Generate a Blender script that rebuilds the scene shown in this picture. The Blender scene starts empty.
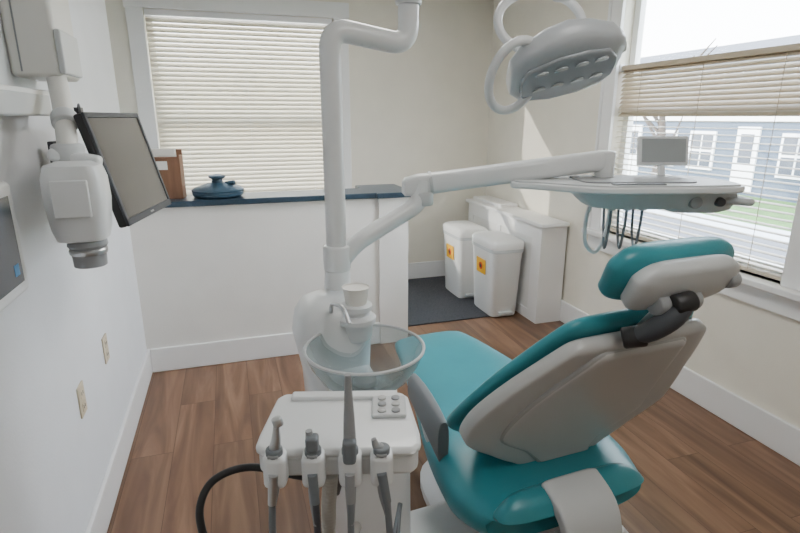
import bpy, math, random
from mathutils import Vector, Matrix
random.seed(4)
R=math.radians
D=bpy.data
scene=bpy.context.scene

# ---------------------------------------------------------------- materials
def mat(name,col,rough=.5,metal=0,bump=0,bscale=80,var=0,vscale=6,coat=0,emit=None,es=0):
    m=D.materials.new(name); m.use_nodes=True
    nt=m.node_tree; b=nt.nodes['Principled BSDF']
    b.inputs['Base Color'].default_value=(*col,1); b.inputs['Roughness'].default_value=rough
    b.inputs['Metallic'].default_value=metal
    if coat: b.inputs['Coat Weight'].default_value=coat
    if emit:
        b.inputs['Emission Color'].default_value=(*emit,1); b.inputs['Emission Strength'].default_value=es
    tc=nt.nodes.new('ShaderNodeTexCoord')
    if var:
        n=nt.nodes.new('ShaderNodeTexNoise'); n.inputs['Scale'].default_value=vscale; n.inputs['Detail'].default_value=4
        nt.links.new(tc.outputs['Object'],n.inputs['Vector'])
        r=nt.nodes.new('ShaderNodeMapRange'); r.inputs['From Min'].default_value=.3; r.inputs['From Max'].default_value=.7
        r.inputs['To Min'].default_value=1-var; r.inputs['To Max'].default_value=1+var
        nt.links.new(n.outputs['Fac'],r.inputs['Value'])
        h=nt.nodes.new('ShaderNodeHueSaturation'); h.inputs['Color'].default_value=(*col,1)
        nt.links.new(r.outputs['Result'],h.inputs['Value']); nt.links.new(h.outputs['Color'],b.inputs['Base Color'])
    if bump:
        n=nt.nodes.new('ShaderNodeTexNoise'); n.inputs['Scale'].default_value=bscale; n.inputs['Detail'].default_value=3
        nt.links.new(tc.outputs['Object'],n.inputs['Vector'])
        bp=nt.nodes.new('ShaderNodeBump'); bp.inputs['Strength'].default_value=bump; bp.inputs['Distance'].default_value=.01
        nt.links.new(n.outputs['Fac'],bp.inputs['Height']); nt.links.new(bp.outputs['Normal'],b.inputs['Normal'])
    return m

M={}
M['cream']=mat('cream_paint',(.86,.82,.72),.7,bump=.08,bscale=120,var=.02)
M['white_wall']=mat('white_paint',(.83,.81,.77),.65,bump=.08,bscale=120,var=.02)
M['left_wall']=mat('cool_white_paint',(.80,.82,.85),.6,bump=.08,bscale=120,var=.02)
M['trim']=mat('trim_gloss_white',(.88,.88,.88),.35,var=.01)
M['ceil']=mat('ceiling_white',(.88,.87,.85),.8,bump=.1)
M['plastic']=mat('unit_plastic_white',(.78,.80,.81),.3,var=.01,coat=.2)
M['plastic2']=mat('shell_warm_grey',(.50,.50,.495),.34,var=.02)
M['shell_line']=mat('shell_seam_grey',(.36,.36,.36),.45,var=.02)
M['lgrey']=mat('light_grey_plastic',(.58,.60,.61),.4,var=.02)
M['lamp']=mat('lamp_backlit_grey',(.52,.55,.58),.28,var=.02)  # lamp head greyed to look backlit, shade put into its colour
M['lampface']=mat('lamp_face_grey',(.33,.36,.39),.18,var=.02)
M['lampled']=mat('lamp_lens_grey',(.42,.46,.50),.12,var=.02)
M['grey']=mat('mid_grey_plastic',(.30,.31,.32),.45,var=.03)
M['agrey']=mat('armrest_grey',(.15,.16,.17),.5,var=.03)
M['dgrey']=mat('dark_grey_plastic',(.05,.055,.065),.45,var=.03)
M['black']=mat('black_rubber',(.02,.02,.022),.45,var=.02)
M['screen']=mat('screen_glass',(.12,.11,.10),.25,var=.02)
M['darkglass']=mat('house_window_glass',(.05,.06,.08),.15,var=.02)
M['screen2']=mat('lit_grey_display',(.36,.39,.40),.3,var=.02)
M['teal']=mat('teal_vinyl',(.032,.265,.315),.34,bump=.05,bscale=300,var=.05)
M['steel']=mat('brushed_steel',(.55,.56,.57),.3,metal=.9,var=.03)
M['hose']=mat('grey_hose',(.17,.19,.21),.5,var=.03)
M['tan']=mat('tan_hose',(.45,.42,.38),.55,var=.05)
M['beige']=mat('xray_beige_plastic',(.74,.73,.69),.4,var=.02)
M['counter']=mat('navy_laminate',(.03,.055,.085),.3,var=.12,vscale=40)
M['bluelid']=mat('navy_plastic',(.03,.07,.11),.4,var=.05)
M['sticker']=mat('biohazard_yellow',(.95,.50,.02),.6,var=.02)
M['sticker_red']=mat('sticker_red',(.7,.05,.02),.6,var=.02)
M['bin']=mat('bin_white_plastic',(.82,.82,.81),.4,var=.01)
M['outlet']=mat('almond_plastic',(.62,.54,.40),.4,var=.01)
M['paper']=mat('paper',(.85,.83,.78),.8,var=.02)
M['blue_led']=mat('blue_label',(.05,.25,.5),.4,var=.02)
M['asphalt']=mat('asphalt',(.10,.10,.11),.9,bump=.3,bscale=20,var=.1)
M['grass']=mat('grass',(.07,.15,.03),.9,bump=.5,bscale=30,var=.3,vscale=3)
M['roof']=mat('roof_shingle',(.10,.10,.11),.9,var=.15,vscale=10)
M['bark']=mat('bark',(.06,.045,.035),.9,var=.2)

def wood_box_mat():
    m=mat('box_wood',(.30,.15,.07),.5); nt=m.node_tree; b=nt.nodes['Principled BSDF']
    tc=nt.nodes.new('ShaderNodeTexCoord'); mp=nt.nodes.new('ShaderNodeMapping'); mp.inputs['Scale'].default_value=(25,25,3)
    n=nt.nodes.new('ShaderNodeTexNoise'); n.inputs['Scale'].default_value=1.5; n.inputs['Detail'].default_value=6
    cr=nt.nodes.new('ShaderNodeValToRGB'); cr.color_ramp.elements[0].color=(.13,.055,.03,1); cr.color_ramp.elements[1].color=(.30,.15,.08,1)
    nt.links.new(tc.outputs['Object'],mp.inputs[0]); nt.links.new(mp.outputs[0],n.inputs['Vector']); nt.links.new(n.outputs['Fac'],cr.inputs[0]); nt.links.new(cr.outputs[0],b.inputs['Base Color'])
    return m
M['woodbox']=wood_box_mat()

def floor_mat():
    m=D.materials.new('laminate_planks'); m.use_nodes=True; nt=m.node_tree; b=nt.nodes['Principled BSDF']; L=nt.links.new
    b.inputs['Roughness'].default_value=.36
    tc=nt.nodes.new('ShaderNodeTexCoord'); mp=nt.nodes.new('ShaderNodeMapping'); mp.inputs['Rotation'].default_value=(0,0,R(90))
    L(tc.outputs['Object'],mp.inputs[0])
    br=nt.nodes.new('ShaderNodeTexBrick'); br.inputs['Scale'].default_value=1; br.inputs['Brick Width'].default_value=1.22; br.inputs['Row Height'].default_value=.185
    br.inputs['Mortar Size'].default_value=.0012; br.inputs['Color1'].default_value=(0,0,0,1); br.inputs['Color2'].default_value=(1,1,1,1); br.inputs['Mortar'].default_value=(.5,.5,.5,1)
    br.offset=.37; L(mp.outputs[0],br.inputs['Vector'])
    mp2=nt.nodes.new('ShaderNodeMapping'); mp2.inputs['Scale'].default_value=(12,1.1,1); L(tc.outputs['Object'],mp2.inputs[0])
    add=nt.nodes.new('ShaderNodeVectorMath'); add.operation='ADD'; L(mp2.outputs[0],add.inputs[0])
    sc=nt.nodes.new('ShaderNodeVectorMath'); sc.operation='SCALE'; sc.inputs['Scale'].default_value=9; L(br.outputs['Color'],sc.inputs[0]); L(sc.outputs[0],add.inputs[1])
    n=nt.nodes.new('ShaderNodeTexNoise'); n.inputs['Scale'].default_value=1.0; n.inputs['Detail'].default_value=6; n.inputs['Distortion'].default_value=1.0; L(add.outputs[0],n.inputs['Vector'])
    cr=nt.nodes.new('ShaderNodeValToRGB'); e=cr.color_ramp.elements
    e[0].position=.28; e[0].color=(.11,.053,.029,1); e[1].position=.75; e[1].color=(.31,.18,.11,1)
    x=cr.color_ramp.elements.new(.5); x.color=(.19,.10,.057,1); L(n.outputs['Fac'],cr.inputs[0])
    hs=nt.nodes.new('ShaderNodeHueSaturation'); mr=nt.nodes.new('ShaderNodeMapRange'); mr.inputs['To Min'].default_value=.82; mr.inputs['To Max'].default_value=1.18
    L(br.outputs['Color'],mr.inputs['Value']); L(mr.outputs[0],hs.inputs['Value']); L(cr.outputs[0],hs.inputs['Color'])
    mx=nt.nodes.new('ShaderNodeMix'); mx.data_type='RGBA'; mx.inputs['B'].default_value=(.07,.032,.018,1); L(br.outputs['Fac'],mx.inputs['Factor']); L(hs.outputs[0],mx.inputs['A'])
    L(mx.outputs['Result'],b.inputs['Base Color'])
    return m
M['floor']=floor_mat()
M['carpet']=mat('charcoal_carpet',(.075,.078,.09),.95,bump=1,bscale=260,var=.5,vscale=150)

def siding_mat():
    m=mat('blue_grey_siding',(.22,.27,.33),.7); nt=m.node_tree; b=nt.nodes['Principled BSDF']; L=nt.links.new
    tc=nt.nodes.new('ShaderNodeTexCoord'); w=nt.nodes.new('ShaderNodeTexWave'); w.bands_direction='Z'; w.wave_profile='SAW'; w.inputs['Scale'].default_value=1.6
    L(tc.outputs['Object'],w.inputs['Vector'])
    cr=nt.nodes.new('ShaderNodeValToRGB'); cr.color_ramp.elements[0].color=(.045,.065,.095,1); cr.color_ramp.elements[1].color=(.08,.105,.15,1)
    L(w.outputs['Fac'],cr.inputs[0]); L(cr.outputs[0],b.inputs['Base Color'])
    return m
M['siding']=siding_mat()

def glass_mat(name,tint,f,rough=.02):
    m=D.materials.new(name); m.use_nodes=True; nt=m.node_tree; nt.nodes.clear()
    o=nt.nodes.new('ShaderNodeOutputMaterial'); mix=nt.nodes.new('ShaderNodeMixShader'); t=nt.nodes.new('ShaderNodeBsdfTransparent'); g=nt.nodes.new('ShaderNodeBsdfGlossy')
    t.inputs[0].default_value=(*tint,1); g.inputs['Roughness'].default_value=rough
    lw=nt.nodes.new('ShaderNodeLayerWeight'); lw.inputs['Blend'].default_value=f
    nt.links.new(lw.outputs['Facing'],mix.inputs[0]); nt.links.new(t.outputs[0],mix.inputs[1]); nt.links.new(g.outputs[0],mix.inputs[2]); nt.links.new(mix.outputs[0],o.inputs[0])
    return m
M['pane']=glass_mat('window_glass',(.97,.98,.98),.05)
def bowl_mat():
    m=D.materials.new('frosted_bowl_glass'); m.use_nodes=True; nt=m.node_tree; b=nt.nodes['Principled BSDF']
    b.inputs['Base Color'].default_value=(.55,.62,.63,1); b.inputs['Roughness'].default_value=.05
    t=nt.nodes.new('ShaderNodeBsdfTransparent'); t.inputs[0].default_value=(.86,.90,.91,1)
    mix=nt.nodes.new('ShaderNodeMixShader'); lw=nt.nodes.new('ShaderNodeLayerWeight'); lw.inputs['Blend'].default_value=.28
    mr=nt.nodes.new('ShaderNodeMapRange'); mr.inputs['To Min'].default_value=.04; mr.inputs['To Max'].default_value=.9
    nt.links.new(lw.outputs['Facing'],mr.inputs['Value']); nt.links.new(mr.outputs[0],mix.inputs[0])
    nt.links.new(t.outputs[0],mix.inputs[1]); nt.links.new(b.outputs[0],mix.inputs[2]); nt.links.new(mix.outputs[0],nt.nodes['Material Output'].inputs[0])
    return m
M['bowlglass']=bowl_mat()

def slat_mat(name,col,tr):
    m=D.materials.new(name); m.use_nodes=True; nt=m.node_tree; b=nt.nodes['Principled BSDF']
    b.inputs['Base Color'].default_value=(*col,1); b.inputs['Roughness'].default_value=.45
    o=nt.nodes['Material Output']; t=nt.nodes.new('ShaderNodeBsdfTranslucent'); t.inputs[0].default_value=(*col,1)
    mix=nt.nodes.new('ShaderNodeMixShader'); mix.inputs[0].default_value=tr
    nt.links.new(b.outputs[0],mix.inputs[1]); nt.links.new(t.outputs[0],mix.inputs[2]); nt.links.new(mix.outputs[0],o.inputs[0])
    return m
M['slat']=slat_mat('blind_slat_cream',(.76,.715,.61),.15)
M['slat2']=slat_mat('blind_slat_beige',(.56,.47,.35),.12)
M['slat3']=slat_mat('blind_slat_beige_open',(.66,.59,.48),.08)

# ---------------------------------------------------------------- geometry helpers
CUR=[None]; INV=[None]
def group(name,loc=(0,0,0),rz=0,world=True):
    e=D.objects.new(name,None); scene.collection.objects.link(e); e.empty_display_size=.1
    e.location=loc; e.rotation_euler=(0,0,rz); CUR[0]=e
    m=Matrix.Translation(loc)@Matrix.Rotation(rz,4,'Z')
    INV[0]=m.inverted() if world else None
    return e
def nogroup(): CUR[0]=None; INV[0]=None
def add(name,verts,faces,m,smooth=True,sub=0,bevel=0,seg=3,ang=40,loc=None,rot=None):
    me=D.meshes.new(name); me.from_pydata([tuple(v) for v in verts],[],faces)
    me.validate(); me.update()
    ms=m if isinstance(m,list) else [m]
    for k in ms: me.materials.append(M[k])
    o=D.objects.new(name,me); scene.collection.objects.link(o)
    import bmesh
    bm=bmesh.new(); bm.from_mesh(me); bmesh.ops.recalc_face_normals(bm,faces=bm.faces); bm.to_mesh(me); bm.free()
    if smooth:
        for p in me.polygons: p.use_smooth=True
        if not sub and not bevel: me.set_sharp_from_angle(angle=R(ang))
    if bevel:
        b=o.modifiers.new('bevel','BEVEL'); b.width=bevel; b.segments=seg; b.limit_method='ANGLE'; b.angle_limit=R(30); b.harden_normals=True
    if sub:
        s=o.modifiers.new('sub','SUBSURF'); s.levels=sub; s.render_levels=sub
    if loc: o.location=loc
    if rot: o.rotation_euler=rot
    if CUR[0]:
        o.parent=CUR[0]
        if INV[0]: o.matrix_parent_inverse=INV[0]
    return o
def boxvf(lo,hi,base=0):
    x0,y0,z0=lo;x1,y1,z1=hi
    v=[(x0,y0,z0),(x1,y0,z0),(x1,y1,z0),(x0,y1,z0),(x0,y0,z1),(x1,y0,z1),(x1,y1,z1),(x0,y1,z1)]
    f=[(0,3,2,1),(4,5,6,7),(0,1,5,4),(1,2,6,5),(2,3,7,6),(3,0,4,7)]
    return v,[tuple(i+base for i in q) for q in f]
def box(name,lo,hi,m,bevel=0,seg=3,**k):
    v,f=boxvf(lo,hi); return add(name,v,f,m,smooth=bevel>0,bevel=bevel,seg=seg,**k)
def cbox(name,c,s,m,bevel=0,rot=(0,0,0),seg=3):
    h=[a/2 for a in s]; v,f=boxvf([-a for a in h],h)
    return add(name,v,f,m,smooth=bevel>0,bevel=bevel,seg=seg,loc=c,rot=rot)
def boxes(name,lst,m,bevel=0):
    V=[];F=[]
    for lo,hi in lst:
        v,f=boxvf(lo,hi,len(V)); V+=v;F+=f
    return add(name,V,F,m,smooth=bevel>0,bevel=bevel,seg=2)
def cr_spline(pts,n=8):
    P=[Vector(p) for p in pts]; P=[P[0]*2-P[1]]+P+[P[-1]*2-P[-2]]; out=[]
    for i in range(1,len(P)-2):
        for j in range(n):
            t=j/n; a,b,c,d=P[i-1],P[i],P[i+1],P[i+2]
            out.append(.5*((2*b)+(c-a)*t+(2*a-5*b+4*c-d)*t*t+(3*b-a-3*c+d)*t**3))
    out.append(P[-2]); return out
def tube(name,pts,r,m,n=16,smooth=0,cap=True,rf=None):
    P=cr_spline(pts,smooth) if smooth else [Vector(p) for p in pts]
    N=len(P); T=[]
    for i in range(N):
        a=P[max(i-1,0)];b=P[min(i+1,N-1)]; T.append((b-a).normalized())
    up=Vector((0,0,1)) if abs(T[0].z)<.9 else Vector((1,0,0))
    u=T[0].cross(up).normalized(); V=[];F=[]
    for i in range(N):
        u=(u-T[i]*u.dot(T[i])).normalized(); w=T[i].cross(u)
        t=i/(N-1); rr=rf(t) if rf else (r[i] if isinstance(r,(list,tuple)) else r)
        for k in range(n):
            a=2*math.pi*k/n; V.append(P[i]+(u*math.cos(a)+w*math.sin(a))*rr)
    for i in range(N-1):
        for k in range(n):
            F.append((i*n+k,i*n+(k+1)%n,(i+1)*n+(k+1)%n,(i+1)*n+k))
    if cap: F.append(tuple(range(n))[::-1]); F.append(tuple((N-1)*n+k for k in range(n)))
    return add(name,V,F,m,ang=45)
def bend(pts,rad=.05,n=6):
    P=[Vector(p) for p in pts]; out=[P[0]]
    for i in range(1,len(P)-1):
        a=(P[i-1]-P[i]); b=(P[i+1]-P[i]); r=min(rad,a.length*.45,b.length*.45)
        s=P[i]+a.normalized()*r; e=P[i]+b.normalized()*r
        for k in range(n+1):
            t=k/n; out.append(s*(1-t)**2+P[i]*2*t*(1-t)+e*t*t)
    out.append(P[-1]); return out
def cyl(name,p0,p1,r,m,r2=None,n=28,round_=0):
    p0=Vector(p0);p1=Vector(p1); r2=r if r2 is None else r2
    if round_:
        d=(p1-p0).normalized()*round_; P=[p0,p0+d*.3,p0+d,p1-d,p1-d*.3,p1]; rr=[r-round_,r-round_*.3,r,r2,r2-round_*.3,r2-round_]
    else: P=[p0,p1]; rr=[r,r2]
    return tube(name,P,rr,m,n=n)
def lathe(name,prof,m,c=(0,0,0),n=40,ang=35,sx=1,sy=1,rot=None,cap=True):
    V=[];F=[]; K=len(prof)
    for r,z in prof:
        for k in range(n):
            a=2*math.pi*k/n; V.append((r*math.cos(a)*sx,r*math.sin(a)*sy,z))
    for i in range(K-1):
        for k in range(n): F.append((i*n+k,i*n+(k+1)%n,(i+1)*n+(k+1)%n,(i+1)*n+k))
    if cap and prof[0][0]>1e-4: F.append(tuple(range(n))[::-1])
    if cap and prof[-1][0]>1e-4: F.append(tuple((K-1)*n+k for k in range(n)))
    return add(name,V,F,m,ang=ang,loc=c,rot=rot)
def loft(name,secs,m,n=32,sub=0,ex=2.6,rnd=3):
    V=[];F=[]
    for c,u,v in secs:
        c=Vector(c);u=Vector(u);v=Vector(v)
        for k in range(n):
            a=2*math.pi*k/n; ca,sa=math.cos(a),math.sin(a)
            V.append(c+u*(abs(ca)**(2/ex)*(1 if ca>=0 else -1))+v*(abs(sa)**(2/ex)*(1 if sa>=0 else -1)))
    K=len(secs)
    for i in range(K-1):
        for k in range(n): F.append((i*n+k,i*n+(k+1)%n,(i+1)*n+(k+1)%n,(i+1)*n+k))
    F.append(tuple(range(n))[::-1]); F.append(tuple((K-1)*n+k for k in range(n)))
    return add(name,V,F,m,sub=sub,ang=50)
def interp(tab,t):
    n=len(tab)
    if t<=tab[0][0]: return tab[0][1]
    for i in range(n-1):
        a,b=tab[i],tab[i+1]
        if t<=b[0]:
            h=b[0]-a[0]; k=(t-a[0])/h; s=(b[1]-a[1])/h
            def sl(j):
                if j<=0 or j>=n-1: return s
                s0=(tab[j][1]-tab[j-1][1])/(tab[j][0]-tab[j-1][0]); s1=(tab[j+1][1]-tab[j][1])/(tab[j+1][0]-tab[j][0])
                return 0 if s0*s1<=0 else 2*s0*s1/(s0+s1)
            m0,m1=sl(i),sl(i+1)
            return a[1]*(2*k**3-3*k*k+1)+h*m0*(k**3-2*k*k+k)+b[1]*(3*k*k-2*k**3)+h*m1*(k**3-k*k)
    return tab[-1][1]
def cushion(name,path,wt,tt,m,off=0,ex=3,N=30,xc=0,sub=0,xt=None,cap=.04,emin=.25):
    P=cr_spline([(0,y,z) for y,z in path],12); L=[0]
    for i in range(1,len(P)): L.append(L[-1]+(P[i]-P[i-1]).length)
    tot=L[-1]; secs=[]
    ts=[0,cap*.12,cap*.4,cap*.7,cap]+[cap+(1-2*cap)*i/N for i in range(1,N)]+[1-cap,1-cap*.7,1-cap*.4,1-cap*.12,1]
    for t in ts:
        s=t*tot; i=max(j for j in range(len(L)) if L[j]<=s+1e-9); i=min(i,len(P)-2)
        k=(s-L[i])/(L[i+1]-L[i]); p=P[i].lerp(P[i+1],k); d=(P[i+1]-P[i]).normalized()
        nrm=Vector((0,d.z,-d.y))
        if nrm.z<0 and abs(nrm.z)>.05: nrm=-nrm
        e=min(t,1-t)/cap; e=math.sqrt(max(0,1-(1-min(e,1))**2)); e=emin+(1-emin)*e
        w=interp(wt,t); th=interp(tt,t)
        w2=w/2-(1-e)*th*.8
        x=xc+(interp(xt,t) if xt else 0)
        secs.append((p+nrm*off+Vector((x,0,0)),Vector((w2,0,0)),nrm*(th/2*e)))
    return loft(name,secs,m,n=44,ex=ex,sub=sub)
def prism(name,poly,z0,z1,m,bevel=0,loc=None,rot=None,seg=3):
    n=len(poly); V=[(x,y,z0) for x,y in poly]+[(x,y,z1) for x,y in poly]
    F=[tuple(range(n))[::-1],tuple(range(n,2*n))]+[(i,(i+1)%n,n+(i+1)%n,n+i) for i in range(n)]
    return add(name,V,F,m,smooth=bevel>0,bevel=bevel,loc=loc,rot=rot,seg=seg)
def rrect(w,h,r,n=5):
    out=[]
    for cx,cy,a0 in ((w/2-r,h/2-r,0),(-w/2+r,h/2-r,90),(-w/2+r,-h/2+r,180),(w/2-r,-h/2+r,270)):
        for k in range(n+1):
            a=R(a0+90*k/n); out.append((cx+r*math.cos(a),cy+r*math.sin(a)))
    return out

# ---------------------------------------------------------------- room shell
XL,XR,YB,YF,ZC=-.586,2.41,4.78,-1.6,2.6
HW=3.38
nogroup()
box('floor',(XL-.5,YF-.15,-.08),(XR+.15,YB+.15,0),'floor')
box('alcove_carpet',(XL+.01,3.605,0.001),(2.13,YB-.02,.009),'carpet')
box('ceiling',(XL-.5,YF-.15,ZC),(XR+.15,YB+.15,ZC+.1),'ceil')
XA=-.84
boxes('wall_left',[((XL-.14,YF-.1,0),(XL,HW+.2,ZC)),((XA-.14,HW+.06,0),(XA,YB,ZC)),((XA,HW+.06,0),(XL-.13,HW+.2,ZC))],'left_wall')
bx0,bx1,bz0,bz1=-.53,.93,.80,2.35
boxes('wall_back',[((XA-.14,YB,0),(bx0,YB+.14,ZC)),((bx1,YB,0),(XR+.14,YB+.14,ZC)),((bx0,YB,0),(bx1,YB+.14,bz0)),((bx0,YB,bz1),(bx1,YB+.14,ZC))],'cream')
ry0,ry1,rz0,rz1=1.70,2.99,.80,2.38
boxes('wall_right',[((XR,YF-.1,0),(XR+.14,ry0,ZC)),((XR,ry1,0),(XR+.14,YB,ZC)),((XR,ry0,0),(XR+.14,ry1,rz0)),((XR,ry0,rz1),(XR+.14,ry1,ZC))],'cream')
box('wall_front',(XL-.14,YF-.14,0),(XR+.14,YF,ZC),'cream')
CT=1.075
boxes('wall_half',[((XL,HW,0),(1.12,HW+.2,CT-.035)),((.92,HW-.02,0),(1.125,HW+.22,CT-.035))],'white_wall')
def bb(name,lo,hi): box(name,lo,hi,'trim',bevel=.006)
bb('baseboard_left',(XL,YF,0),(XL+.018,HW,.16))
bb('baseboard_half_wall',(XL+.018,HW-.018,0),(.92,HW,.16))
bb('baseboard_right',(XR-.018,YF,0),(XR,YB,.17))
bb('baseboard_back',(1.15,YB-.018,0),(XR,YB,.17))
poly=[(XL,HW-.03),(.90,HW-.03),(.90,HW-.055),(1.16,HW-.055),(1.16,HW+.42),(.86,HW+.42),(.86,HW+.26),(XL,HW+.26)]
nogroup(); prism('countertop',poly,CT-.035,CT,'counter',bevel=.006)

# windows --------------------------------------------------
group('window_1',(.2,YB,.9))
ft=.12
box('casing_left',(bx0-ft,YB-.025,bz0),(bx0,YB,bz1),'trim',bevel=.004)
box('casing_right',(bx1,YB-.025,bz0),(bx1+ft,YB,bz1),'trim',bevel=.004)
box('casing_head',(bx0-ft-.01,YB-.03,bz1),(bx1+ft+.01,YB,bz1+ft),'trim',bevel=.004)
box('apron',(bx0-ft,YB-.022,bz0-.12),(bx1+ft,YB,bz0-.03),'trim',bevel=.004)
box('sill',(bx0-ft-.02,YB-.07,bz0-.03),(bx1+ft+.02,YB+.06,bz0),'trim',bevel=.006)
boxes('sash',[((bx0,YB+.06,bz0),(bx0+.05,YB+.1,bz1)),((bx1-.05,YB+.06,bz0),(bx1,YB+.1,bz1)),((bx0+.05,YB+.06,bz0),(bx1-.05,YB+.1,bz0+.06)),((bx0+.05,YB+.06,bz1-.06),(bx1-.05,YB+.1,bz1)),((bx0+.05,YB+.055,1.5),(bx1-.05,YB+.1,1.56))],'trim')
box('pane',(bx0+.04,YB+.078,bz0+.03),(bx1-.04,YB+.082,bz1-.03),'pane')
group('window_2',(XR,2.3,.9))
box('casing_near',(XR-.025,ry0-ft,rz0),(XR,ry0,rz1),'trim',bevel=.004)
box('casing_far',(XR-.025,ry1,rz0),(XR,ry1+ft,rz1),'trim',bevel=.004)
box('casing_far_edge',(XR-.034,ry1+ft-.02,rz0),(XR-.001,ry1+ft+.004,rz1),'trim',bevel=.004)
box('casing_head',(XR-.03,ry0-ft-.01,rz1),(XR,ry1+ft+.01,rz1+ft),'trim',bevel=.004)
box('apron',(XR-.022,ry0-ft,rz0-.135),(XR,ry1+ft,rz0-.035),'trim',bevel=.004)
box('sill',(XR-.07,ry0-ft-.02,rz0-.035),(XR+.06,ry1+ft+.02,rz0),'trim',bevel=.008)
boxes('sash',[((XR+.07,ry0,rz0),(XR+.11,ry0+.05,rz1)),((XR+.07,ry1-.05,rz0),(XR+.11,ry1,rz1)),((XR+.07,ry0+.05,rz0),(XR+.11,ry1-.05,rz0+.06)),((XR+.07,ry0+.05,rz1-.06),(XR+.11,ry1-.05,rz1)),((XR+.065,ry0+.05,1.58),(XR+.11,ry1-.05,1.63))],'trim')
box('pane',(XR+.088,ry0+.04,rz0+.03),(XR+.092,ry1-.04,rz1-.03),'pane')

def slats(name,axis,a0,a1,pos,zs,half,tilt,m):
    V=[];F=[]
    for z in zs:
        b=len(V); prof=[]
        for s in (-1,-.5,0,.5,1):
            d=s*half*math.cos(tilt); h=s*half*math.sin(tilt)
            c=(1-s*s)*.003; prof.append((d-c*math.sin(tilt),h+c*math.cos(tilt)))
        prof2=[(d,h-.0009) for d,h in prof]
        ring=prof+prof2[::-1]; n=len(ring)
        for e in (a0,a1):
            for d,h in ring: V.append((e,pos+d,z+h) if axis=='X' else (pos+d,e,z+h))
        for k in range(n): F.append((b+k,b+(k+1)%n,b+n+(k+1)%n,b+n+k))
        F.append(tuple(b+k for k in range(n))); F.append(tuple(b+n+k for k in range(n)))
    return add(name,V,F,m,ang=40)
group('window_blind',(.2,YB-.0,1.6))
zs=[.835+.036*i for i in range(41)]
slats('slats','X',bx0+.006,bx1-.012,YB+.028,zs,.0205,R(62),'slat')
box('head_rail',(bx0+.005,YB+.008,bz1-.045),(bx1-.01,YB+.05,bz1-.002),'trim',bevel=.003)
box('bottom_rail',(bx0+.006,YB+.016,.803),(bx1-.012,YB+.04,.818),'slat')
for i,x in enumerate((-.3,.2,.72)): cyl(f'ladder_cord_{i}',(x,YB+.005,.82),(x,YB+.005,2.31),.0012,'trim',n=6)
group('window_blind',(XR,2.3,1.4))
slats('slats_dense','Y',ry0+.008,ry1-.008,XR+.035,[1.57+.026*i for i in range(11)],.021,R(40),'slat2')
slats('slats_open','Y',ry0+.008,ry1-.008,XR+.035,[.85+.034*i for i in range(21)],.0175,R(5),'slat3')
box('head_rail',(XR+.012,ry0+.008,1.835),(XR+.055,ry1-.008,1.865),'slat2',bevel=.003)
box('bottom_rail',(XR+.016,ry0+.008,.808),(XR+.052,ry1-.008,.828),'slat3',bevel=.003)
for i,y in enumerate((1.9,2.35,2.8)): cyl(f'ladder_cord_{i}',(XR+.012,y,.82),(XR+.012,y,1.84),.0018,'slat2',n=6)
box('mount_bracket',(XR+.0,ry1-.008,1.83),(XR+.06,ry1,1.875),'trim')
box('mount_bracket_2',(XR+.0,ry0,1.83),(XR+.06,ry0+.008,1.875),'trim')

# ---------------------------------------------------------------- radiator cover
group('radiator_cover',(2.3,4,0))
cx0=2.16; cy=3.33
boxes('body',[((cx0+.012,cy+.03,.0),(XR-.02,cy+.05,.765)),((cx0+.012,4.63,.0),(XR-.02,4.65,.765)),((cx0+.012,cy+.05,.0),(cx0+.03,4.63,.08)),((cx0+.012,cy+.05,.66),(cx0+.03,4.63,.765)),((cx0+.012,cy+.05,.08),(cx0+.03,cy+.16,.66)),((cx0+.012,4.55,.08),(cx0+.03,4.63,.66)),((cx0+.012,4.0,.08),(cx0+.03,4.07,.66))],'trim')
box('grille_panel',(cx0+.02,cy+.06,.06),(cx0+.026,4.62,.70),'bin')
box('top',(cx0-.01,cy,.765),(XR-.02,4.68,.795),'trim',bevel=.008)
box('back_ledge',(cx0+.06,4.1,.795),(XR-.02,4.66,.82),'trim',bevel=.006)

# ---------------------------------------------------------------- bins
def pedal_bin(x,y):
    g=group('pedal_bin',(x,y,0.009),0,world=False)
    w,d=.27,.42
    def sec(z,w,d): return ((0,0,z),(w/2,0,0),(0,d/2,0))
    loft('body',[sec(.0,w*.82,d*.84),sec(.01,w*.85,d*.86),sec(.50,w*.98,d*.98),sec(.52,w,d),sec(.53,w,d)],'bin',n=40,ex=7)
    loft('rim',[sec(.53,w+.012,d+.012),sec(.55,w+.014,d+.014),sec(.555,w+.01,d+.01)],'lgrey',n=40,ex=7)
    loft('lid',[sec(.557,w+.018,d+.018),sec(.60,w+.022,d+.022),sec(.618,w*.98,d*.98),sec(.628,w*.8,d*.85)],'bin',n=40,ex=6)
    box('pedal',(-.06,-d*.5,.02),(.06,-d*.42,.045),'lgrey',bevel=.006)
    th=R(-2.2)
    cbox('sticker',(-w/2-.001,0,.39),(.006,.15,.12),'sticker',rot=(0,th,0))
    lathe('sticker_symbol',[(.030,-.001),(.030,.001)],'sticker_red',c=(-w/2-.0045,0,.39),rot=(0,R(90)+th,0),n=20)
    lathe('sticker_symbol_core',[(.016,-.001),(.016,.001)],'black',c=(-w/2-.006,0,.39),rot=(0,R(90)+th,0),n=20)
pedal_bin(2.01,3.74); pedal_bin(1.95,4.24)

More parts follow.
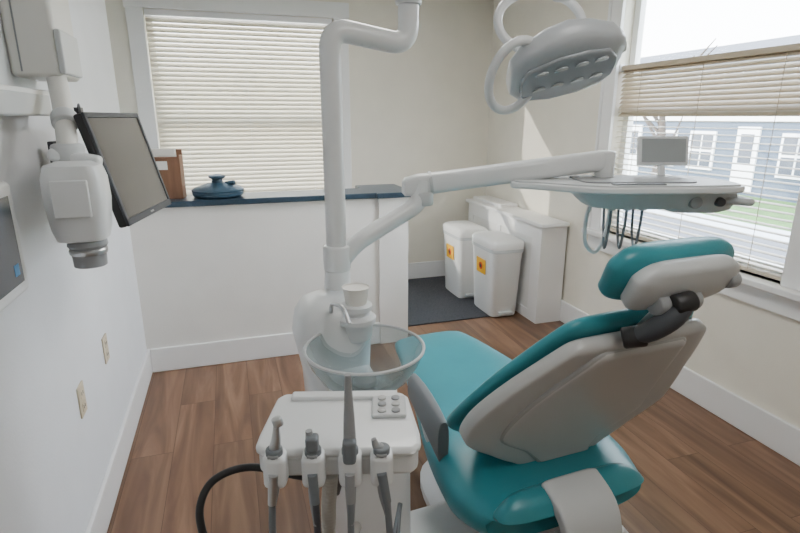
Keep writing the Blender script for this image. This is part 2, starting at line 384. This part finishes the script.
# ---------------------------------------------------------------- counter items
group('wooden_file_box',(-.38,3.52,CT),R(-8),world=False)
cbox('back_board',(0,.04,.145),(.21,.012,.29),'woodbox',bevel=.003)
cbox('front_board',(0,-.045,.125),(.21,.012,.25),'woodbox',bevel=.003)
cbox('side_left',(-.1,0,.13),(.012,.09,.26),'woodbox',bevel=.003)
cbox('side_right',(.1,0,.13),(.012,.09,.26),'woodbox',bevel=.003)
cbox('bottom',(0,0,.006),(.2,.09,.012),'woodbox')
cbox('papers',(-.01,.0,.16),(.17,.05,.27),'paper')
cbox('label',(-.02,-.052,.2),(.11,.002,.05),'paper')
group('blue_lidded_dish',(-.08,3.5,CT),0,world=False)
lathe('dish',[(.13,0),(.15,.012),(.155,.03),(.15,.037)],'bluelid')
lathe('lid',[(.155,.037),(.157,.045),(.14,.058),(.06,.085),(.035,.09),(.03,.108),(.05,.118),(.05,.13),(.02,.137),(0,.138)],'bluelid')
cyl('spout',(.05,-.02,.08),(.10,-.05,.09),.014,'bluelid',n=12)

# ---------------------------------------------------------------- left wall things
def outlet(y,z):
    group('wall_outlet',(XL,y,z),0,world=False)
    cbox('plate',(.003,0,0),(.006,.075,.118),'outlet',bevel=.002)
    cbox('socket_top',(.0065,0,.026),(.003,.036,.034),'outlet',bevel=.001)
    cbox('socket_bottom',(.0065,0,-.026),(.003,.036,.034),'outlet',bevel=.001)
    for z_ in (.026,-.026):
        for y_ in (-.008,.008): cbox('slot',(.0085,y_,z_),(.001,.003,.012),'dgrey')
outlet(2.43,.575); outlet(2.0,.56)
group('wall_control_panel',(XL,1.5,1.22))
box('bezel',(XL,1.25,1.09),(XL+.03,1.655,1.39),'plastic',bevel=.014)
box('display',(XL+.029,1.28,1.125),(XL+.033,1.615,1.355),'darkglass',bevel=.002)
box('display_icon',(XL+.033,1.56,1.15),(XL+.034,1.59,1.18),'blue_led')
group('wall_rail_shelf',(XL,1.9,1.6))
box('rail',(XL,1.5,1.555),(XL+.065,2.0,1.62),'lgrey',bevel=.008)
box('rail_lip',(XL+.05,1.5,1.615),(XL+.065,2.0,1.63),'trim',bevel=.004)
group('intraoral_xray_unit',(XL,1.9,1.8))
box('wall_housing',(XL,1.90,1.665),(-.455,2.14,2.12),'beige',bevel=.015)
box('housing_seam',(XL+.03,1.897,1.68),(XL+.034,1.901,2.11),'grey')
box('housing_band',(-.458,1.896,1.675),(-.44,2.10,1.80),'lgrey',bevel=.006)
tube('arm',bend([(-.485,1.96,1.69),(-.455,1.86,1.58),(-.43,1.74,1.46)],.03),.027,'beige',n=20)
cyl('elbow_collar',(-.449,1.83,1.555),(-.441,1.80,1.53),.035,'lgrey',round_=.005)
cyl('yoke_pivot',(-.43,1.735,1.48),(-.43,1.735,1.425),.042,'lgrey',round_=.01)
cbox('yoke_bar',(-.41,1.72,1.44),(.13,.05,.035),'plastic',bevel=.012,rot=(0,R(12),0))
loft('tube_head',[((-.41,1.68,z),(w,0,0),(0,w*.95,0)) for z,w in ((1.215,.05),(1.22,.062),(1.25,.07),(1.33,.078),(1.39,.076),(1.425,.066),(1.435,.04))],'plastic',n=32,ex=4)
cbox('head_front_panel',(-.41,1.605,1.34),(.09,.012,.10),'plastic',bevel=.004)
lathe('collimator_cone',[(.05,.06),(.052,.04),(.045,.03),(.043,-.02),(.04,-.022),(.03,-.022)],'grey',c=(-.405,1.68,1.16))
lathe('collimator_ring',[(.048,.0),(.05,.004),(.05,.012),(.046,.016)],'steel',c=(-.405,1.68,1.175))

# monitor
c=Vector((-.318,1.99,1.395)); wd=Vector((.085,.449,0)).normalized(); yaw=math.atan2(wd.y,wd.x)
g=group('wall_mounted_monitor',tuple(c),yaw,world=False)
tl=R(-14)
def mrot(p):
    y,z=p[1],p[2]; return (p[0],y*math.cos(tl)-z*math.sin(tl),y*math.sin(tl)+z*math.cos(tl))
def mb(name,c,s,m,bevel=0): return cbox(name,mrot(c),s,m,bevel,rot=(tl,0,0))
W,H=.44,.345
mb('housing',(0,.006,0),(W,.028,H),'black',.008)
mb('back_hump',(0,.03,-.01),(W*.6,.03,H*.55),'black',.012)
mb('bezel_top',(0,-.010,H/2-.008),(W,.008,.016),'dgrey',.002)
mb('bezel_bottom',(0,-.010,-H/2+.011),(W,.008,.022),'dgrey',.002)
mb('bezel_left',(-W/2+.008,-.010,0),(.016,.008,H),'dgrey',.002)
mb('bezel_right',(W/2-.008,-.010,0),(.016,.008,H),'dgrey',.002)
mb('display',(0,-.0085,.003),(W-.03,.003,H-.036),'screen')
mb('brand_plate',(0,-.015,-H/2+.011),(.03,.001,.006),'steel')
cyl('arm_boom',(0,.04,-.02),(.02,.19,0),.018,'dgrey')
cyl('arm_joint',(0,.06,-.07),(0,.06,.04),.024,'dgrey')
mb('arm_plate',(0,.05,-.01),(.1,.008,.1),'dgrey',.002)
cbox('wall_plate',(.04,.236,0),(.09,.02,.16),'dgrey',bevel=.004)
cyl('arm_boom_2',(.02,.18,0),(.04,.235,0),.02,'dgrey')
group('monitor_cable',(XL,2.6,1.6))
tube('cable',[(XL+.01,2.55,1.56),(XL+.03,2.5,1.60),(XL+.05,2.42,1.58),(XL+.06,2.36,1.52),(XL+.09,2.26,1.46)],.004,'black',n=8,smooth=6)
box('plug',(XL,2.53,1.53),(XL+.03,2.57,1.59),'black',bevel=.004)
group('wall_hook_box',(XL,3.1,1.5))
box('box',(XL,2.95,1.50),(XL+.02,3.2,1.53),'woodbox',bevel=.003)
box('knob_bar',(XL+.02,3.0,1.475),(XL+.03,3.15,1.50),'dgrey',bevel=.003)

# ---------------------------------------------------------------- dental chair
CH=group('dental_chair',(.955,1.35,0),R(4),world=False)
seat=[(-.22,.52),(-.215,.44),(-.05,.41),(.20,.425),(.5,.45),(.80,.47),(1.0,.465)]
cushion('seat_cushion',seat,[(0,.46),(.08,.58),(.2,.67),(.35,.66),(.6,.57),(.8,.46),(1,.36)],[(0,.08),(.12,.15),(.3,.19),(.5,.13),(1,.075)],'teal',ex=3.2,xt=[(0,-.085),(.3,-.05),(.6,-.01),(1,0)])
cushion('seat_under_shell',[(-.18,.31),(.2,.325),(.5,.36),(.95,.385)],[(0,.36),(.2,.5),(.5,.42),(1,.26)],[(0,.05),(.5,.07),(1,.04)],'lgrey',ex=4,xc=-.04)
XT=[(0,-.03),(.3,-.02),(1,.06)]
XS=[(0,.01),(.2,-.01),(.45,-.015),(1,.06)]
back=[(.05,.50),(-.01,.61),(-.13,.80),(-.265,1.03)]
cushion('back_cushion',back,[(0,.36),(.12,.54),(.32,.765),(.6,.70),(.85,.56),(1,.43)],[(0,.05),(.3,.06),(1,.05)],'teal',off=.017,ex=3.2,xt=XT)
cushion('back_shell',[(-.05,.39),(-.048,.52),(-.14,.75),(-.28,.995)],[(0,.18),(.10,.24),(.26,.50),(.46,.76),(.53,.755),(.72,.67),(.9,.54),(1,.45)],[(0,.05),(.3,.07),(.8,.055),(1,.05)],'plastic2',off=-.004,ex=7,xt=XS)
cushion('shell_inset_seam',[(-.062,.43),(-.066,.55),(-.16,.76),(-.28,.968)],[(0,.13),(.2,.28),(.42,.54),(.6,.50),(1,.31)],[(0,.05),(.5,.055),(1,.04)],'shell_line',off=-.0085,ex=8,xt=XS)
cushion('shell_inset',[(-.062,.435),(-.066,.55),(-.16,.76),(-.28,.965)],[(0,.12),(.2,.27),(.42,.53),(.6,.49),(1,.30)],[(0,.05),(.5,.055),(1,.04)],'plastic2',off=-.0105,ex=8,xt=XS)
cushion('back_bracket',[(-.33,.16),(-.335,.28),(-.33,.41),(-.29,.48),(-.20,.515)],[(0,.19),(.5,.19),(1,.2)],[(0,.03),(1,.05)],'lgrey',ex=6,xc=-.085)
cbox('bracket_rib_l',(-.17,-.352,.28),(.012,.012,.2),'lgrey',bevel=.004)
cbox('bracket_rib_r',(-.0,-.352,.28),(.012,.012,.2),'lgrey',bevel=.004)
head=[(-.25,1.09),(-.30,1.15),(-.335,1.24)]
cushion('headrest_cushion',head,[(0,.30),(.25,.40),(.7,.42),(1,.33)],[(0,.07),(.5,.09),(1,.07)],'teal',off=.012,ex=2.8,xc=.10,cap=.12)
cushion('headrest_shell',[(-.275,1.085),(-.325,1.14),(-.362,1.215)],[(0,.24),(.3,.33),(.7,.35),(1,.26)],[(0,.05),(.5,.07),(1,.05)],'lgrey',off=-.012,ex=3.4,xc=.10,cap=.12)
cbox('headrest_post',(.07,-.31,1.045),(.07,.02,.16),'steel',bevel=.004,rot=(R(36),0,0))
cyl('headrest_pivot',(.0,-.355,1.10),(.14,-.355,1.10),.028,'grey',round_=.005)
tube('headrest_lever',[(-.03,-.32,1.0),(.0,-.36,1.035),(.04,-.385,1.075),(.07,-.39,1.11)],.02,'dgrey',smooth=4,rf=lambda t:.02+.009*math.sin(t*3.1))
cyl('lever_knob',(-.045,-.31,1.0),(.0,-.345,1.015),.028,'black',round_=.006)
cyl('lever_knob_upper',(.03,-.385,1.105),(.085,-.395,1.115),.026,'black',round_=.006)
cyl('lever_knob_far',(.235,-.36,1.14),(.27,-.36,1.14),.022,'grey',round_=.005)
for s,nm in ((-1,'left'),(1,'right')):
    x=s*.36
    loft(f'armrest_{nm}',[((x,.33-.26*t,.605-.03*t-.05*t*t),(.026*(1-.25*abs(2*t-1)**3),0,0),(0,.0,.05+.028*t)) for t in (0,.02,.1,.3,.5,.7,.9,.98,1)],'agrey',ex=3)
    tube(f'armrest_support_{nm}',[(x,.2,.53),(x-s*.03,.2,.44),(x-s*.12,.2,.38)],.022,'lgrey',smooth=5)
loft('lift_cover',[((0,.12,z),(w,0,0),(0,d,0)) for z,w,d in ((.05,.17,.28),(.12,.16,.25),(.22,.13,.2),(.33,.14,.22))],'lgrey',ex=4)
loft('base_plate',[((0,.15,z),(w,0,0),(0,d,0)) for z,w,d in ((.0,.27,.50),(.035,.27,.5),(.05,.25,.47),(.055,.22,.44))],'plastic',ex=3.5)
loft('side_link',[((x,.04,.19),(0,.13,0),(0,0,.035)) for x in (-.55,-.53,-.3,.0,.1)],'plastic',ex=4)
loft('rear_motor_cover',[((.02,-.2,z),(w,0,0),(0,.07,0)) for z,w in ((.06,.14),(.10,.16),(.25,.15),(.30,.11))],'plastic',ex=4)

# ---------------------------------------------------------------- cuspidor unit
group('cuspidor_unit',(.30,1.45,0))
def vs(cx,cy,z,w,d): return ((cx,cy,z),(w,0,0),(0,d,0))
loft('floor_box',[vs(.37,1.50,.0,.11,.15),vs(.37,1.50,.03,.115,.155),vs(.37,1.50,.46,.11,.15),vs(.35,1.5,.56,.10,.13),vs(.31,1.5,.62,.09,.12)],'plastic',ex=5)
loft('column',[vs(.27,1.49,.58,.095,.11),vs(.265,1.5,.80,.10,.11),vs(.255,1.5,.93,.115,.115),vs(.26,1.5,.99,.11,.11),vs(.265,1.5,1.02,.095,.10),vs(.27,1.505,1.035,.06,.07)],'plastic',ex=3)
loft('bowl_cradle',[vs(.30,1.30,.74,.05,.06),vs(.303,1.29,.80,.08,.09),vs(.304,1.275,.835,.085,.09),vs(.304,1.27,.848,.06,.065)],'lgrey',ex=2.4)
loft('cradle_neck',[((.29,y,.80),(.07,0,0),(0,0,.045)) for y in (1.28,1.35,1.45)],'plastic',ex=3)
lathe('bowl',[(.0,.0),(.065,.0),(.088,.01),(.116,.036),(.140,.075),(.153,.108),(.158,.110),(.160,.106),(.146,.071),(.121,.030),(.09,.004),(.065,-.004),(.0,-.004)],'bowlglass',c=(.304,1.27,.852),n=48)
lathe('bowl_rim',[(.154,.107),(.155,.112),(.158,.1135),(.162,.111),(.161,.106),(.157,.105)],'lgrey',c=(.304,1.27,.852),n=48,cap=False)
lathe('drain',[(.0,.012),(.03,.012),(.034,.006),(.034,.0)],'steel',c=(.304,1.27,.856))
tube('rinse_spout',bend([(.24,1.40,1.02),(.24,1.39,1.05),(.26,1.33,1.06),(.27,1.30,1.02)],.02),.006,'steel',n=10)
cyl('filler_stem',(.315,1.43,.93),(.315,1.42,.985),.05,'plastic',round_=.006)
lathe('cup_filler_base',[(.055,.0),(.056,.015),(.05,.02),(.038,.024),(.04,.034),(.046,.038),(.046,.052),(.04,.056)],'plastic',c=(.315,1.41,.98))
lathe('cup',[(.030,.0),(.038,.05),(.040,.052),(.038,.052),(.037,.048),(.0,.044)],'paper',c=(.315,1.41,1.034))
px,py=.295,1.58
cyl('pole_socket',(px,py,.95),(px,py,1.13),.046,'plastic',r2=.038,round_=.006)
tube('pole',bend([(px,py,1.0),(px,py,1.79),(.535,1.605,1.755),(.535,1.605,2.16)],.06,10),.031,'plastic',n=28)
cyl('pole_collar_top',(.535,1.605,1.865),(.535,1.605,1.885),.038,'lgrey',round_=.003)
cyl('pole_ring_top',(.535,1.605,1.90),(.535,1.605,1.93),.037,'plastic',round_=.003)

# ---------------------------------------------------------------- operating light
group('dental_operating_light',(.95,1.42,1.7))
tube('spring_arm',bend([(.535,1.605,2.13),(.535,1.605,2.2),(.93,1.46,2.12),(.94,1.44,1.93)],.05,8),.024,'plastic',n=20)
LC=Vector((.948,1.42,1.698)); LS=1.05
fx=Vector((.92,-.28,.0)).normalized(); 
def Lp(a,b,c_):
    a*=LS;b*=LS;c_*=LS
    ro=R(14); a2=a*math.cos(ro)-c_*math.sin(ro); c2=a*math.sin(ro)+c_*math.cos(ro)
    fy=Vector((-fx.y,fx.x,0)); return LC+fx*a2+fy*b+Vector((0,0,c2))
def vec(a,b,c_): return Lp(a,b,c_)-LC
tk=.62
loft('head',[(Lp(a,.0,0.012*(1-abs(a)/.17)),vec(0,h,-tk*h),vec(0,.016,k)) for a,h,k in ((-.155,.03,.010),(-.15,.055,.02),(-.12,.088,.030),(-.06,.11,.038),(0,.112,.042),(.06,.105,.038),(.12,.085,.03),(.15,.06,.02),(.158,.03,.01))],'lamp',n=40,ex=3.2)
loft('reflector',[(Lp(a,-.018,-.032),vec(0,h*.85,-tk*h*.85),vec(0,.004,.010)) for a,h in ((-.13,.03),(-.115,.065),(-.04,.09),(.04,.09),(.10,.075),(.125,.04))],'lampface',n=30,ex=3)
for i,a in enumerate((-.08,-.028,.028,.08)):
    for j,bq in enumerate((-.048,.012)):
        p=Lp(a,-.018+bq,-.042-bq*tk); q=vec(0,-.3,-1)*.003
        cyl(f'led_{i}_{j}',p,p+q,.019,'lampled',n=16)
def ring(name,c,u,v,r,m,ex=2,n=40):
    P=[]
    for k in range(n+1):
        a=2*math.pi*k/n; P.append(c+u*math.cos(a)+v*math.sin(a))
    return tube(name,P,r,m,n=12)
ring('handle_left',Lp(-.145,-.03,-.0),vec(.075,0,.02),vec(.0,-.06,.08),.013,'plastic')
ring('yoke_ring',Lp(-.03,.05,.125),vec(.115,0,-.02),vec(.0,.02,.085),.013,'plastic')
cyl('side_knob',Lp(.15,-.0,.01),Lp(.172,-.0,.01),.02,'lgrey',round_=.005)
cyl('yoke_hub',Lp(-.0,.02,.03),Lp(-.0,.035,.075),.03,'lgrey',round_=.006)
cyl('yoke_top_pivot',(.94,1.44,1.87),(.94,1.44,1.94),.026,'lgrey',round_=.004)

# ---------------------------------------------------------------- doctor tray + arm
group('doctor_instrument_tray',(1.2,1.45,1.36))
tube('lower_arm',bend([(px,py,1.10),(px+.06,py+.005,1.17),(.585,1.64,1.275),(.60,1.645,1.35)],.05,8),.028,'plastic',n=24)
cyl('lower_arm_clamp',(px,py,1.17),(px,py,1.09),.042,'plastic',round_=.006)
cyl('elbow',(.60,1.645,1.27),(.60,1.645,1.315),.036,'lgrey',round_=.006)
A=Vector((.585,1.66,1.335)); B=Vector((1.20,1.50,1.415)); d=(B-A).normalized(); sd=Vector((-d.y,d.x,0)).normalized()
loft('spring_arm',[(A+d*s,sd*w,Vector((0,0,h))) for s,w,h in ((-.05,.012,.018),(-.04,.03,.03),(0,.036,.036),(.1,.034,.034),(.4,.034,.034),(.62,.033,.034),(.655,.02,.025))],'plastic',n=28,ex=3.5)
cyl('arm_end_pivot',(1.19,1.50,1.34),(1.19,1.50,1.445),.032,'plastic',round_=.008)
cyl('arm_seam_ring',A+d*.04,A+d*.05,.040,'lgrey')
tr=R(-17); TZ=-.012
def T(x,y,z):
    return (1.185+x*math.cos(tr)-y*math.sin(tr),1.42+x*math.sin(tr)+y*math.cos(tr),1.355+TZ+z)
pl=[(-.335,.06),(-.28,.12),(-.1,.165),(.24,.175),(.33,.14),(.36,.05),(.36,-.06),(.31,-.12),(.05,-.14),(-.12,-.13),(-.28,-.02),(-.335,.01)]
P=cr_spline([(a,b,0) for a,b in pl+[pl[0]]],4)[:-1]
prism('tray_plate',[T(p.x,p.y,0)[:2] for p in P],1.341+TZ,1.362+TZ,'plastic',bevel=.007)
prism('tray_rim',[T(p.x*.97,p.y*.95,0)[:2] for p in P],1.36+TZ,1.367+TZ,'lgrey',bevel=.003)
prism('tray_well',[T(x,y,0)[:2] for x,y in [(a+.05,b+.025) for a,b in rrect(.36,.2,.04)]],1.366+TZ,1.372+TZ,'grey',bevel=.002)
prism('tray_membrane_keys',[T(x,y,0)[:2] for x,y in [(a+.02,b-.105) for a,b in rrect(.16,.035,.01)]],1.366+TZ,1.3705+TZ,'agrey',bevel=.001)
def Tl(z,w,dd,cx=.06): 
    c0=Vector(T(cx,0,z)); return (c0,Vector((w*math.cos(tr),w*math.sin(tr),0)),Vector((-dd*math.sin(tr),dd*math.cos(tr),0)))
loft('under_body',[Tl(-.07,.12,.07),Tl(-.065,.16,.085),Tl(-.03,.20,.10),Tl(-.014,.21,.11),Tl(-.012,.21,.11)],'lgrey',ex=4)
loft('control_pod',[Tl(-.085,.08,.05,.25),Tl(-.075,.11,.065,.25),Tl(-.04,.125,.08,.25),Tl(-.008,.12,.075,.25)],'lgrey',ex=3)
lathe('pod_knob',[(.0,.012),(.018,.01),(.02,.0),(.02,-.008)],'grey',c=T(.21,-.085,-.045),rot=(R(90),0,tr))
lathe('pod_knob_2',[(.0,.012),(.013,.01),(.015,.0),(.015,-.008)],'dgrey',c=T(.29,-.08,-.045),rot=(R(90),0,tr))
tube('handle_bar',bend([T(.30,-.06,-.04),T(.385,-.10,-.045),T(.385,.06,-.045),T(.30,.08,-.04)],.03),.012,'lgrey',n=14)
cyl('display_stalk',T(.20,.12,.0),T(.20,.14,.055),.012,'plastic')
cbox('display_case',T(.20,.14,.097),(.175,.016,.10),'plastic',bevel=.006,rot=(R(-12),0,tr))
cbox('display_face',T(.20,.1305,.099),(.15,.002,.078),'screen2',rot=(R(-12),0,tr))
for i,x in enumerate((-.02,.03,.08)):
    p=Vector(T(x,-.02,-.05))
    cyl(f'handpiece_holder_{i}',p+Vector((0,0,.02)),p+Vector((0,0,-.03)),.014,'lgrey',round_=.003)
    e=Vector(T(x+.02,.08,-.15-.01*i)); tube(f'hose_{i}',[p+Vector((0,0,-.02)),p+Vector((.002,.005,-.09)),p+Vector((.004,.02,-.16)),e,Vector(T(x+.01,.07,-.05))],.0045,'hose',n=8,smooth=8)
tube('umbilical',[Vector(T(-.07,.02,-.05)),Vector(T(-.085,.02,-.12)),Vector(T(-.075,.03,-.20)),Vector(T(-.03,.05,-.235)),Vector(T(.0,.05,-.16)),Vector(T(.0,.04,-.05))],.007,'plastic',n=10,smooth=8)

# ---------------------------------------------------------------- assistant tray
ar=R(-16)
AT=group('assistant_instrument_tray',(.183,.985,.935),ar,world=False)
top=[(-.14,.115),(.13,.115),(.145,.095),(.163,-.05),(.163,-.09),(.148,-.11),(-.143,-.11),(-.163,-.09),(-.163,-.05),(-.155,.095)]
prism('tray_top',top,-.02,.0,'plastic',bevel=.010)
prism('tray_lower',[(x*.97,y*.94) for x,y in top],-.065,-.018,'plastic',bevel=.010)
cbox('raised_back',(0,.09,.004),(.24,.03,.012),'plastic',bevel=.005)
cbox('keypad',(.10,.04,.004),(.075,.085,.010),'lgrey',bevel=.006)
for i in range(3):
    for j in range(2):
        lathe('key_button',[(.0095,-.002),(.0095,.003),(.008,.004),(0,.004)],'grey' if (i+j)%2 else 'plastic2',c=(.085+.03*j,.015+.026*i,.009),n=16)
xs=(-.118,-.045,.025,.085)
for i,x in enumerate(xs):
    cbox(f'holder_block_{i}',(x,-.117,-.032),(.044,.045,.07),'plastic',bevel=.012)
    cbox(f'holder_slot_{i}',(x,-.118,.004),(.02,.040,.006),'grey',bevel=.002)
kinds=[('steel',.065,-.10,.9),('grey',.05,-.14,1),('grey',.165,-.14,1.0),('grey',.03,-.12,.8)]
for i,(mm,up_,dn,fat) in enumerate(kinds):
    x=xs[i]; lean=(-.005,.004,.0,.01)[i]
    tube(f'handpiece_{i}',[(x-lean*1.5,-.12,up_),(x-lean,-.12,up_*.5),(x,-.12,0),(x,-.135,dn*.6),(x+lean,-.145,dn)],.01,mm,n=16,smooth=5,rf=lambda t,f=fat:(.0065+.006*math.sin(max(0,min(1,t))*math.pi)**1.5)*f)
    cyl(f'handpiece_collar_{i}',(x,-.12,.014),(x,-.12,-.008),.016,'hose',round_=.003)
    cyl(f'handpiece_neck_{i}',(x,-.141,-.03),(x+lean,-.146,-.09),.0095,('steel','hose','grey','hose')[i],r2=.008)
    tube(f'hose_{i}',[(x+lean,-.145,-.085),(x+lean*1.6,-.14,dn-.10),(x+.01,-.10,-.40),(x*.6+.04,-.03,-.50),(.10,.08,-.46),(.13,.22,-.40)],.0068,('hose','dgrey','hose','hose')[i],n=10,smooth=8)
cyl('tip_head',(xs[0]+.012,-.12,.062),(xs[0]+.008,-.12,.078),.010,'steel',n=16,round_=.002)
cbox('valve_body',(xs[2],-.128,.012),(.026,.03,.05),'hose',bevel=.008)
cbox('valve_body_2',(xs[1],-.125,.028),(.024,.026,.03),'hose',bevel=.006)
tube('support_arm',[(.03,.05,-.05),(.06,.12,-.14),(.09,.26,-.22),(.09,.40,-.26)],.026,'plastic',smooth=6)
group('suction_hose',(-.1,1.0,.5))
tube('black_hose',[(.22,1.30,.50),(.20,1.12,.70),(.14,1.03,.765),(.09,1.02,.79),(-.01,1.055,.81),(-.085,1.05,.80),(-.117,1.02,.765),(-.115,1.0,.70),(-.09,.98,.58),(-.02,1.02,.40),(.1,1.15,.28),(.24,1.36,.26)],.0085,'black',n=12,smooth=8)
group('corrugated_suction_hose',(.2,1.1,.5))
pts=cr_spline([(.155,.99,.80),(.15,1.01,.68),(.155,1.03,.55),(.19,1.12,.42),(.28,1.32,.35)],26)
tube('ribbed_hose',pts,[.017 if i%2 else .0145 for i in range(len(pts))],'tan',n=16)

# ---------------------------------------------------------------- exterior
nogroup()
box('ground_lawn',(3.2,-25,-.75),(60,45,-.6),'grass')
box('street',(6.0,-25,-.6),(9.2,45,-.585),'asphalt')
box('sidewalk',(9.2,-25,-.6),(10.2,45,-.57),'lgrey')
group('neighbor_house',(14,11,0))
hx=14.0
box('facade',(hx,6.2,-.6),(hx+6,20.5,3.2),'siding')
pv=[(hx-.3,6,3.2),(hx+6.3,6,3.2),(hx+3,6,4.0),(hx-.3,20.7,3.2),(hx+6.3,20.7,3.2),(hx+3,20.7,4.0)]
add('roof',pv,[(0,2,1),(3,4,5),(0,3,5,2),(1,2,5,4),(0,1,4,3)],'roof',smooth=False)
for j,z in enumerate((.0,1.75)):
    for i in range(9):
        y=6.7+i*1.5
        if j==0 and i in (3,6):
            box('front_door',(hx-.05,y+.1,-.5),(hx,y+.8,1.3),'trim')
            box('front_door_glass',(hx-.07,y+.25,.3),(hx-.05,y+.65,1.1),'darkglass'); continue
        box('window_frame',(hx-.06,y,z),(hx,y+.95,z+1.15),'trim')
        for a,b_ in ((.08,.44),(.51,.87)):
            for c0,c1 in ((.08,.54),(.61,1.07)):
                box('window_dark_glass',(hx-.08,y+a,z+c0),(hx-.06,y+b_,z+c1),'darkglass')
box('corner_board',(hx-.05,6.15,-.6),(hx,6.35,3.2),'trim')
box('belt_trim',(hx-.05,6.2,1.45),(hx,20.5,1.58),'trim')
group('street_tree',(10.7,11.5,0))
tube('trunk',[(10.7,11.5,-.6),(10.75,11.4,1),(10.7,11.6,2.4)],[.12,.09,.06],'bark',n=12)
for i in range(9):
    a=i*.7; z=.5+.22*i
    tube(f'branch_{i}',[(10.72,11.5,z),(10.72+.5*math.cos(a),11.5+.7*math.sin(a),z+.6),(10.72+.7*math.cos(a),11.5+1.3*math.sin(a),z+1.1)],[.045,.03,.01],'bark',n=8)

# ---------------------------------------------------------------- lights
def arealight(name,loc,size,energy,col=(1,1,1),rot=(0,0,0),sy=None):
    l=D.lights.new(name,'AREA'); l.energy=energy; l.color=col; l.size=size
    if sy: l.shape='RECTANGLE'; l.size_y=sy
    o=D.objects.new(name,l); scene.collection.objects.link(o); o.location=loc; o.rotation_euler=rot
    return o
for i,(x,y) in enumerate(((.9,.2),(.9,2.6))):
    group('added_fill_fixture',(x,y,ZC),0,world=False)  # unseen ceiling fixtures, added to fill the room with light
    boxes('frame',[((-.32,-.62,-.05),(-.30,.62,0)),((.30,-.62,-.05),(.32,.62,0)),((-.30,-.62,-.05),(.30,-.60,0)),((-.30,.60,-.05),(.30,.62,0))],'trim')
    l=arealight('fill_panel',(0,0,-.04),.58,(15,24)[i],(1,.98,.94),sy=1.18); l.parent=CUR[0]
nogroup()
s=D.lights.new('sun','SUN'); s.energy=9; s.angle=R(.6); s.color=(1,.95,.85)
so=D.objects.new('sun',s); scene.collection.objects.link(so)
dirv=Vector((1.49,-.64,-.55)); so.rotation_euler=dirv.to_track_quat('-Z','Y').to_euler(); so.location=(-5,8,6)

w=D.worlds.new('sky'); scene.world=w; w.use_nodes=True; nt=w.node_tree; bg=nt.nodes['Background']
tc=nt.nodes.new('ShaderNodeTexCoord'); sx=nt.nodes.new('ShaderNodeSeparateXYZ'); cr=nt.nodes.new('ShaderNodeValToRGB')
cr.color_ramp.elements[0].position=0; cr.color_ramp.elements[0].color=(.97,.98,1,1); cr.color_ramp.elements[1].position=.8; cr.color_ramp.elements[1].color=(.66,.80,1,1)
nt.links.new(tc.outputs['Generated'],sx.inputs[0]); nt.links.new(sx.outputs['Z'],cr.inputs[0]); nt.links.new(cr.outputs[0],bg.inputs[0]); bg.inputs[1].default_value=17.0

# ---------------------------------------------------------------- camera
cam=D.cameras.new('camera'); co=D.objects.new('camera',cam); scene.collection.objects.link(co)
cam.sensor_width=36; cam.lens=36*530/800; cam.clip_start=.02
co.location=(0,0,1.55); co.rotation_euler=(R(90-15.7),0,R(-17.6))
scene.camera=co
